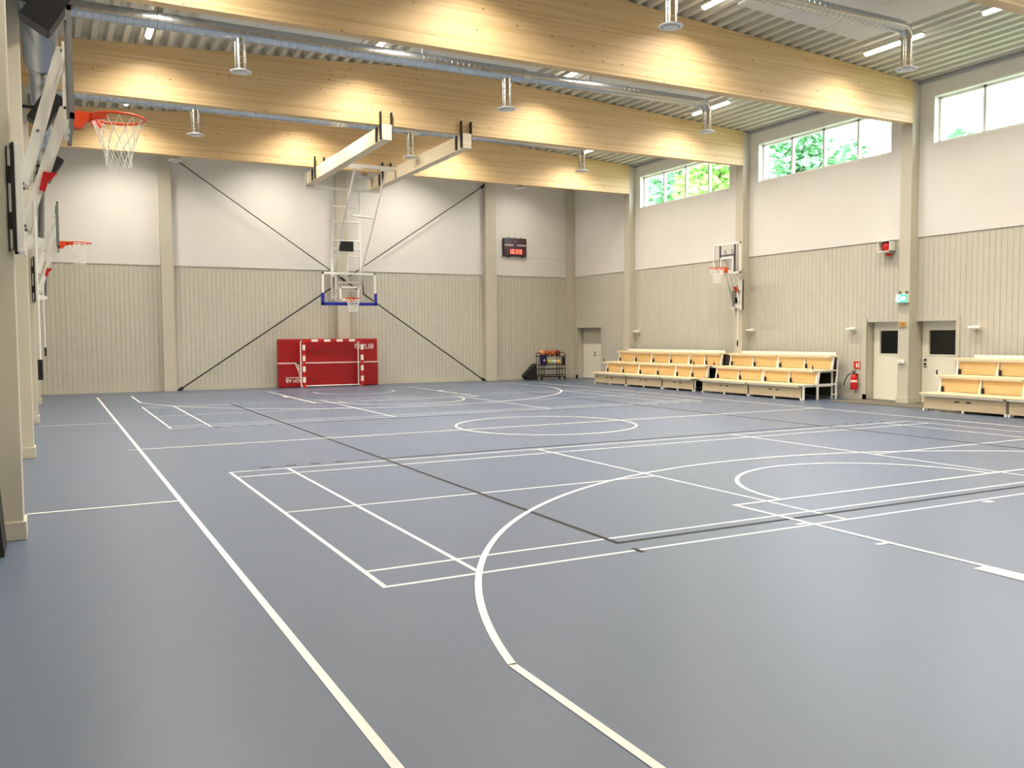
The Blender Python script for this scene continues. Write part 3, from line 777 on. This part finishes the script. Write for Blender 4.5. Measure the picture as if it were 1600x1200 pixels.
# ------------------------------------------------------------------ red landing mat and small goal
r = thing('landing_mat', 'big red gym mat strapped upright against the back wall', 'gym mat', (.12, 16, 0))
obj('upper_half', box(B(), -1.69, 1.94, 15.72, 15.98, .865, 1.72), M_MAT, r, bevel=.035)
obj('lower_half', box(B(), -1.69, 1.95, 15.70, 15.98, .01, .855), M_MAT, r, bevel=.035)
obj('strap', box(B(), -1.70, 1.955, 15.69, 15.99, .845, .885), M_STRAP, r)
bm = B(); bar(bm, (-1.10, 15.685, .85), (-.98, 15.685, .55), .008, .05); bar(bm, (-1.02, 15.685, .86), (-.96, 15.685, .62), .008, .04); bar(bm, (-.98, 15.685, .56), (-.95, 15.685, .38), .008, .04)
obj('strap_tail', bm, M_STRAP, r)
obj('strap_buckle', box(B(), -1.06, -.95, 15.68, 15.695, .84, .89), M_BLACK, r)
text('lettering', 'INGM AB', M_STRAP, r, (1.42, 15.712, 1.45), (PI/2, 0, 0), .21, .003, bold=.004, sx=.86)
text('lettering', 'INGM AB', M_STRAP, r, (-1.12, 15.692, .255), (PI/2, PI, 0), .19, .003, bold=.004, sx=.86)
bm = B(); box(bm, 1.10, 1.76, 15.71, 15.722, 1.35, 1.375); box(bm, -1.45, -.72, 15.69, 15.702, .345, .37); obj('lettering_underline', bm, M_STRAP, r)
bm = B(); pr = None
for i in range(12):
    a = PI*i/11; c = Vector((1.17+.11*math.cos(a), 15.714, 1.46+.13*math.sin(a)))
    if pr is not None: bar(bm, pr, c, .008, .014, up=(0, 1, 0))
    pr = c
obj('emblem_arc', bm, M_STRAP, r)

r = thing('handball_goal', 'small goal with red and white striped posts before the red mat', 'goal', (.17, 15.4, 0))
def striped(name, p, q, n, first):
    p, q = Vector(p), Vector(q); d = (q-p)/n
    o = None
    for col, mm in ((0, M_GOALRED), (1, M_GOALWHITE)):
        bm = B()
        for i in range(n):
            if (i+first) % 2 == col: bar(bm, p+d*i, p+d*(i+1), .085, .085, up=(0, 1, 0))
        if o is None: o = obj(name, bm, mm, r)
        else: obj('white_band', bm, mm, o)
zt = 1.70
for x in (-.875, 1.235): striped('post', (x, 15.4, 0), (x, 15.4, zt), 9, 0)
striped('crossbar', (-.833, 15.4, zt-.043), (1.193, 15.4, zt-.043), 9, 0)
bm = B(); t = .022
for x in (-.93, 1.165): tube(bm, (x, 15.62, .03), (x, 15.62, 1.62), t, 8); tube(bm, (x, 15.62, .03), (x+.05, 15.4, .03), t, 8); tube(bm, (x, 15.62, 1.62), (x+.05, 15.4, 1.64), t, 8)
tube(bm, (-.93, 15.62, .05), (1.165, 15.62, .05), t, 8)
obj('rear_frame', bm, M_WHITE, r, smooth=True)

# ------------------------------------------------------------------ ball cart with balls, bag
r = thing('ball_cart', 'black tube ball cart in the corner between scoreboard and door', 'ball cart', (9.2, 15.6, 0))
x0, x1, y0, y1 = 8.68, 9.86, 15.42, 15.84
for x in (x0+.04, x0+.16, x1-.17, x1-.04):
    for y in (y0, y1):
        obj('post', tube(B(), (x, y, .1), (x, y, 1.02 if x in (x0+.04, x1-.04) else .98), .016, 8), M_BLACK, r, smooth=True)
bm = B()
for zz in (.18, .43, .60, .95):
    for y in (y0, y1): tube(bm, (x0, y, zz), (x1, y, zz), .013, 8)
    for x in (x0+.04, x1-.04): tube(bm, (x, y0, zz), (x, y1, zz), .013, 8)
obj('shelf_rail', bm, M_BLACK, r, smooth=True)
for x in (x0+.04, x1-.04):
    pts = [(x, y0+(y1-y0)*(1-math.cos(a))/2, 1.0+.1*math.sin(a)) for a in [PI*i/8 for i in range(9)]]
    obj('end_hoop', path_tube(B(), pts, .016, 8), M_BLACK, r, smooth=True)
bm = B(); box(bm, x1-.19, x1-.03, y0-.01, y0+.005, .58, .92); obj('end_panel', bm, M_BLACK, r)
for x in (x0+.05, x1-.05):
    for y in (y0, y1):
        obj('caster', tube(B(), (x-.03, y, .045), (x+.03, y, .045), .045, 14), M_BLACK, r, smooth=True)
bm = B(); box(bm, x0+.02, x1, y0, y0+.02, .09, .12); box(bm, x0+.02, x1, y1-.02, y1, .09, .12); obj('base_bar', bm, M_BLACK, r)
def ball(x, y, z, rad, m, seam, label):
    o = thing('ball', label, 'ball', (x, y, z), 'balls on the ball cart')
    obj('skin', sphere(B(), (x, y, z), rad), m, o, smooth=True)
    bm = B(); c = Vector((x, y, z)); ms = 5; seg = 24
    for nx in (Vector((1, .2, .3)), Vector((-.3, .4, 1))):
        u, v = frame_of(nx)
        path_tube(bm, [c+(u*math.cos(2*PI*i/seg)+v*math.sin(2*PI*i/seg))*rad*1.002 for i in range(seg+1)], rad*.04, ms, caps=False)
    obj('seam', bm, seam, o, smooth=True)
for i, (m, sm, lb) in enumerate(((M_PALEBALL, M_BROWNBALL, 'pale orange ball at the scoreboard end of the cart top'), (M_ORBALL, M_PALEBALL, 'orange ball with pale seams, second along the cart top'), (M_ORBALL, M_PALEBALL, 'orange ball with pale seams, third along the cart top'), (M_BROWNBALL, M_BLACK, 'dark red brown ball at the door end of the cart top'))):
    ball(8.86+i*.245, 15.63, 1.075, .12, m, sm, lb)
for i, (m, sm, lb) in enumerate(((M_ORBALL, M_PALEBALL, 'brown ball beside the navy bag in the lower cart tier'), (M_LIME, M_PALEBALL, 'lime ball in the lower cart tier'), (M_WHITEBALL, M_GREY, 'white ball in the lower cart tier'), (M_YELL, M_WHITEBALL, 'yellow ball in the lower cart tier'))):
    ball(9.0+i*.195, 15.55, .71, .095, m, sm, lb)
o = thing('bib_bag', 'navy fabric bag with a pale mark hung on the cart end', 'bag', (8.78, 15.38, .6))
bm = B(); box(bm, 8.64, 8.90, 15.30, 15.40, .58, 1.0); bmesh.ops.subdivide_edges(bm, edges=bm.edges, cuts=3)
for v in bm.verts: v.co += Vector((random.uniform(-.012, .012), random.uniform(-.01, .01), random.uniform(-.012, .012)))
obj('pouch', bm, M_NAVY, o, smooth=True, bevel=.0)
bm = prism(B(), [(8.72, 15.28, .76), (8.82, 15.28, .76), (8.80, 15.28, .83), (8.75, 15.28, .83)], (0, .006, 0)); obj('pale_mark', bm, M_STRAP, o)
o = thing('dark_bag', 'dark bag slumped on the floor against the ball cart', 'bag', (8.35, 15.8, 0))
bm = prism(B(), [(8.07, 15.66, .17), (8.2, 15.66, .01), (8.66, 15.66, .01), (8.65, 15.66, .62), (8.58, 15.66, .66)], (0, .3, 0))
bmesh.ops.subdivide_edges(bm, edges=bm.edges, cuts=2)
obj('body', bm, M_BAG, o, bevel=.03)
bm = path_tube(B(), [(8.14, 15.65, .2), (8.24, 15.64, .34), (8.4, 15.64, .5), (8.56, 15.65, .62)], .012, 6); obj('carry_strap', bm, M_BLACK, o)

# ------------------------------------------------------------------ folding bleachers
def bleacher(mods, label, ext=-.15):
    """mods: list of (y0, y1) from near to far"""
    ya, yb = mods[0][0], mods[-1][1]
    r = thing('bleacher', label, 'bleacher', (9.1, (ya+yb)/2, 0), 'three tier wooden bleachers')
    PX = (9.1, 9.64, 10.16); SZ = (.42, .81, 1.20); OFF = (0., -.05, -.11); NEXT = (9.66, 10.18, 10.38)
    for t in range(3):
        px, sz, of = PX[t], SZ[t], OFF[t]
        for mi, (a, b) in enumerate(mods):
            a, b = a+of, b+of
            first, last = mi == 0, mi == len(mods)-1
            # seat board
            o = obj('seat_board', box(B(), px-.12, NEXT[t], a, b, sz-.035, sz), M_SEAT, r, bevel=.004)
            bm = B(); box(bm, px-.10, px-.04, a+.03, b-.03, sz-.07, sz-.035); obj('seat_bearer', bm, M_WHITE, r)
            mid = (a+b)/2
            if t == 0:
                obj('kick_panel', box(B(), px, px+.02, a+.03, b-.03, .055, sz-.075), M_PINE_SHADED, r)
                for s in (-.19, .09): obj('hand_slot', box(B(), px-.004, px+.005, mid+s, mid+s+.12, .235, .262), M_BLACK, r)
                for yy in (a+.035, mid, b-.035): obj('foot', box(B(), px-.005, px+.04, yy-.025, yy+.025, 0, .06), M_WHITE, r)
            else:
                zl = SZ[t-1]
                for p, q in ((a+.045, mid-.045), (mid+.045, b-.045)):
                    obj('back_panel', box(B(), px, px+.02, p, q, zl+.01, sz-.06), M_PINE, r)
                for yy, cl in ((a+.022, False), (mid, True), (b-.022, True)):
                    bm = B(); bar(bm, (px-.03, yy-.0, zl), (px+.03, yy, sz-.035), .05, .05, up=(1, 0, 0)); obj('panel_post', bm, M_WHITE, r)
                    if cl: obj('post_clip', box(B(), px-.05, px-.015, yy-.09, yy-.045, zl+.005, zl+.13), M_BLACK, r)
    # underframe
    bm = B()
    for a, b in mods:
        for yy in (a+.06, b-.06):
            for xx in (9.2, 9.75, 10.3): bar(bm, (xx, yy, 0), (xx, yy, 1.12 if xx > 10 else (.75 if xx > 9.5 else .38)), .04, .04)
            bar(bm, (9.15, yy, .36), (10.3, yy, .36), .04, .04); bar(bm, (9.7, yy, .74), (10.3, yy, .74), .04, .04)
    obj('underframe', bm, M_WHITE, r)
    obj('rear_cover', box(B(), 10.33, 10.345, ya-.05, yb+ext, .06, 1.15), M_COVER, r)
    bm = B(); box(bm, 10.36, 10.39, ya+.0, yb-.4, 1.2, 1.275); obj('back_rail', bm, M_WHITE, r)
    return r
def peg(r, x, y, z):
    bm = B(); box(bm, x-.03, x+.03, y-.03, y+.03, z-.03, z+.02); obj('rail_socket', bm, M_WHITE, r)
    bm = B(); tube(bm, (x, y, z+.02), (x, y, z+.13), .018, 8); obj('socket_handle', bm, M_BLACK, r)
ra = bleacher([(6.47, 8.07), (8.08, 10.12), (10.13, 12.15)], 'long wooden bleacher reaching from the gap to the plain cream door')
peg(ra, 9.52, 12.12, .78); peg(ra, 9.50, 6.95, .80); 
rb = bleacher([(2.0, 4.03), (4.04, 6.08)], 'wooden bleacher beside the fire extinguisher with open steel end frame', .33)
peg(rb, 9.50, 5.98, .80); peg(rb, 9.50, 2.0, .80)
# open end frame of that bleacher
bm = B()
for (xx, zt2, dx) in ((9.12, .4, 0), (9.64, .80, .04), (10.34, 1.16, .05)):
    bar(bm, (xx, 1.955, 0), (xx, 1.955, .42 if xx < 9.3 else .45), .045, .045)
    if zt2 > .5: bar(bm, (xx, 1.955, .42), (xx+dx, 1.93, zt2), .045, .045)
bar(bm, (9.0, 1.955, .405), (10.36, 1.955, .405), .04, .04); bar(bm, (9.55, 1.93, .785), (10.38, 1.93, .785), .035, .035); bar(bm, (10.05, 1.9, 1.165), (10.4, 1.9, 1.165), .035, .035)
bar(bm, (10.2, 1.955, .12), (10.4, 1.955, .12), .03, .03)
obj('end_frame', bm, M_WHITE, rb)
rc = bleacher([(-5.76, -3.73), (-3.72, -1.69)], 'wooden bleacher in front of the glazed door, cut off by the picture edge')
peg(rc, 9.53, -1.73, .80)

# ------------------------------------------------------------------ small things on the window wall
r = thing('fire_extinguisher', 'red fire extinguisher hung low on the wall between bleacher and door', 'fire extinguisher', (10.58, 1.55, .25))
obj('cylinder', lathe(B(), (10.58, 1.55, .27), [(.0, 0), (.085, .0), (.09, .02), (.09, .33), (.07, .39), (.03, .42), (0, .42)], 24), M_EXT, r, smooth=True)
bm = B(); tube(bm, (10.58, 1.55, .68), (10.58, 1.55, .74), .025, 10); bar(bm, (10.58, 1.62, .74), (10.58, 1.49, .76), .02, .02); bar(bm, (10.58, 1.62, .77), (10.58, 1.5, .8), .015, .015); obj('valve', bm, M_BLACK, r)
bm = path_tube(B(), [(10.56, 1.58, .72), (10.5, 1.68, .66), (10.46, 1.76, .5), (10.45, 1.78, .36)], .014, 8); obj('hose', bm, M_BLACK, r, smooth=True)
bm = lathe(B(), (10.58, 1.55, .27), [(.0915, .2), (.0925, .2), (.0925, .26), (.0915, .26)], 24); obj('paper_band', bm, M_SIGNWHITE, r)
obj('wall_hook', box(B(), 10.66, 10.7, 1.52, 1.58, .5, .7), M_BLACK, r)

r = thing('extinguisher_sign', 'red sign with a white picture above the fire extinguisher', 'sign', (10.69, 1.55, .93))
obj('plate', box(B(), 10.685, 10.7, 1.45, 1.66, .83, 1.03), M_SIGNRED, r)
bm = B(); box(bm, 10.682, 10.686, 1.53, 1.58, .87, .97); box(bm, 10.682, 10.686, 1.545, 1.565, .97, .995); box(bm, 10.682, 10.686, 1.47, 1.50, .86, 1.0); obj('pictogram', bm, M_SIGNWHITE, r)

r = thing('alarm_box', 'white boxed red alarm bell high on the wall beside the exit sign column', 'alarm', (10.58, .55, 3.95))
bm = B(); xa, xb2, ya, yb, za, zb = 10.46, 10.7, .38, .76, 3.90, 4.19; t = .02
box(bm, xa, xb2, ya, ya+t, za, zb); box(bm, xa, xb2, yb-t, yb, za, zb); box(bm, xa, xb2, ya, yb, za, za+t); box(bm, xa, xb2, ya, yb, zb-t, zb); box(bm, xb2-.02, xb2-.005, ya, yb, za, zb)
obj('open_case', bm, M_WHITE, r)
obj('back_lining', box(B(), 10.655, 10.68, ya+t, yb-t, za+t, zb-t), M_BLACK, r)
bm = path_tube(B(), [(10.66, .57, 4.04), (10.6, .57, 4.04), (10.53, .57, 4.04), (10.49, .57, 4.04)], [.12, .12, .1, .03], 24); obj('bell', bm, M_RED, r, smooth=True)
bm = B(); box(bm, 10.54, 10.7, .44, .60, 3.86, 3.9); obj('strobe_base', bm, M_COLUMN, r)
bm = lathe(B(), (10.6, .52, 3.80), [(0, 0), (.06, .0), (.075, .03), (.075, .06)], 16); obj('strobe_lens', bm, M_RED, r, smooth=True)

r = thing('exit_sign', 'glowing green and white emergency exit sign box on the column between the glazed doors', 'sign', (10.33, -.11, 2.55))
obj('housing', box(B(), 10.29, 10.385, -.29, .05, 2.555, 2.775), M_WHITE, r, bevel=.006)
obj('lit_panel', box(B(), 10.282, 10.29, -.28, .04, 2.565, 2.765), M_EXITG, r)
bm = B(); Yc = -.045
box(bm, 10.278, 10.283, -.11, .02, 2.585, 2.745)
obj('doorway_symbol', bm, M_EXITW, r)
bm = B(); tube(bm, (10.276, -.03, 2.715), (10.279, -.03, 2.715), .018, 10); bar(bm, (10.277, -.03, 2.70), (10.277, -.05, 2.65), .004, .03); bar(bm, (10.277, -.05, 2.65), (10.277, -.02, 2.60), .004, .018); bar(bm, (10.277, -.05, 2.65), (10.277, -.09, 2.61), .004, .018); bar(bm, (10.277, -.03, 2.69), (10.277, -.075, 2.68), .004, .014)
obj('running_figure', bm, M_EXITG, r)
bm = prism(B(), [(10.278, -.25, 2.69), (10.278, -.25, 2.635), (10.278, -.195, 2.60), (10.278, -.135, 2.635), (10.278, -.135, 2.69), (10.278, -.195, 2.725)], (.005, 0, 0)); obj('arrow_symbol', bm, M_EXITW, r)
bm = B()
for y in (-.22, -.02): box(bm, 10.34, 10.4, y-.02, y+.02, 2.775, 2.85)
obj('hanger', bm, M_GREY, r)

r = thing('wall_plate', 'small orange notice plate with brown text lines on the column between the glazed doors', 'sign', (10.38, -.11, 2.02))
obj('plate', box(B(), 10.368, 10.378, -.21, 0.0, 1.95, 2.08), M_OAK, r)
bm = B()
for zz, a, b in ((2.05, -.19, -.03), (2.02, -.18, -.05), (1.985, -.2, -.02)): box(bm, 10.364, 10.369, a, b, zz-.006, zz+.006)
obj('text_line', bm, M_INK, r)
r = thing('push_button_box', 'white push button box at waist height on the exit sign column', 'switch', (10.36, -.1, 1.05))
obj('case', box(B(), 10.33, 10.38, -.20, .0, 1.02, 1.12), M_WHITE, r, bevel=.008)
obj('button', box(B(), 10.322, 10.33, -.15, -.05, 1.04, 1.09), M_WHITE_DISC, r, bevel=.006)
def fitting(y, x, label):
    r = thing('wall_fitting', label, 'wall fitting', (x, y, 1.9), 'small white fittings on the window wall')
    obj('base', box(B(), x-.0, XR, y-.05, y+.05, 1.86, 1.96), M_WHITE, r, bevel=.006)
    obj('hood', box(B(), x-.09, x+.02, y-.15, y+.15, 1.895, 1.95), M_WHITE, r, bevel=.01)
fitting(11.55, 10.62, 'small white fitting beside the column at the far end of the long bleacher')
fitting(5.55, 10.62, 'small white fitting beside the column carrying the small hoop')
fitting(1.68, 10.62, 'small white fitting above the extinguisher sign')
fitting(-1.93, 10.62, 'small white fitting on the boards past the second glazed door')
o = obj('door_mat', box(B(), 9.45, 10.68, -1.66, 1.36, 0, .018), M_MATTE, loc=(10.1, -.1, 0), bevel=.004); tag(o, 'flat grey brown entrance mat in front of the two glazed doors', 'mat')

bm = prism(B(), [(-9.166, -6.43, .002), (-9.128, -6.43, .002), (-9.18, -6.43, .72), (-9.197, -6.43, .72)], (0, -.5, 0))
o = obj('leaning_board', bm, M_BAG, loc=(-9.15, -6.7, 0)); tag(o, 'dark board leaning on the wall beside the column closest to the camera', 'board')
# ------------------------------------------------------------------ outside: ground and trees
o = struct('ground', box(B(), 11.3, 60, -40, 60, -.3, -.2), M_GROUND)
def tree(x, y, h, rad, z0, m, n, label):
    r = thing('tree', label, 'tree', (x, y, -.2), 'trees outside the windows')
    obj('trunk', tube(B(), (x, y, -.2), (x+.1, y, h*.9), .18, 10, .05), M_BARK, r, smooth=True)
    bm = B()
    for _ in range(n):
        while True:
            p = Vector((random.uniform(-1, 1), random.uniform(-1, 1), random.uniform(-1, 1)))
            if p.length < 1: break
        t = .55+.45*p.length; c = Vector((x, y, (h+z0)/2))+Vector((p.x*rad, p.y*rad, p.z*(h-z0)/2))
        s = random.uniform(.10, .26); a = Vector((random.gauss(0, 1), random.gauss(0, 1), random.gauss(0, 1))).normalized(); u, v = frame_of(a)
        bm.faces.new([bm.verts.new(c+q) for q in (u*s, v*s*.6, -u*s, -v*s*.6)])
    obj('crown', bm, m, r)
tree(19.5, 27, 14.5, 2.8, 2, M_LEAF, 5200, 'light green tree behind the last panes of the far window')
tree(20.5, 21.5, 14.5, 2.6, 2, M_LEAF2, 5200, 'darker green tree behind the middle of the far window')
tree(19, 16.8, 13.5, 2.0, 2, M_LEAF, 5200, 'light green tree between the far and the middle window')
tree(20.5, 13.1, 12.0, 1.6, 2, M_LEAF2, 4200, 'green tree behind the first panes of the middle window')
tree(20, 10.0, 9.6, 1.2, 2, M_LEAF2, 2200, 'low green treetop behind the third pane of the middle window')
tree(20, 5.2, 9.1, 1.2, 2, M_LEAF2, 1800, 'treetop just showing at the foot of the clear window')

# ------------------------------------------------------------------ daylight
W = bpy.data.worlds.new('sky'); S.world = W; W.use_nodes = True
bg = W.node_tree.nodes['Background']; bg.inputs['Color'].default_value = (.80, .90, 1., 1); bg.inputs['Strength'].default_value = 12.
for a, b in WINS:
    li = bpy.data.lights.new('window_portal', 'AREA'); li.shape = 'RECTANGLE'; li.size = WZ1-WZ0; li.size_y = b-a; li.cycles.is_portal = True
    lo = bpy.data.objects.new('window_portal', li); COL.objects.link(lo); lo.location = (XR+.36, (a+b)/2, (WZ0+WZ1)/2); lo.rotation_euler = (0, PI/2, 0)

# ------------------------------------------------------------------ camera (solved from the court lines)
yaw, pit, rol = .48534, -.0552, -.00615
f = Vector((math.sin(yaw)*math.cos(pit), math.cos(yaw)*math.cos(pit), math.sin(pit)))
r0 = Vector((math.cos(yaw), -math.sin(yaw), 0)); u0 = r0.cross(f)
rr = r0*math.cos(rol)+u0*math.sin(rol); uu = -r0*math.sin(rol)+u0*math.cos(rol)
cam = bpy.data.cameras.new('camera'); co = bpy.data.objects.new('camera', cam); COL.objects.link(co)
cam.sensor_width = 36; cam.sensor_fit = 'HORIZONTAL'; cam.lens = 1367.96*36/1600; cam.clip_start = .05; cam.clip_end = 300
Mx = Matrix((( rr.x, uu.x, -f.x), (rr.y, uu.y, -f.y), (rr.z, uu.z, -f.z))).to_4x4(); Mx.translation = (-8.7476, -15.1466, 1.789)
co.matrix_world = Mx
S.camera = co

S.view_settings.view_transform = 'Standard'; S.view_settings.look = 'None'; S.view_settings.gamma = 1
S.view_settings.use_curve_mapping = False; S.view_settings.exposure = .33
S.cycles.use_denoising = True
S.cycles.max_bounces = 8; S.cycles.diffuse_bounces = 5; S.cycles.transparent_max_bounces = 16
S.cycles.sample_clamp_indirect = 6
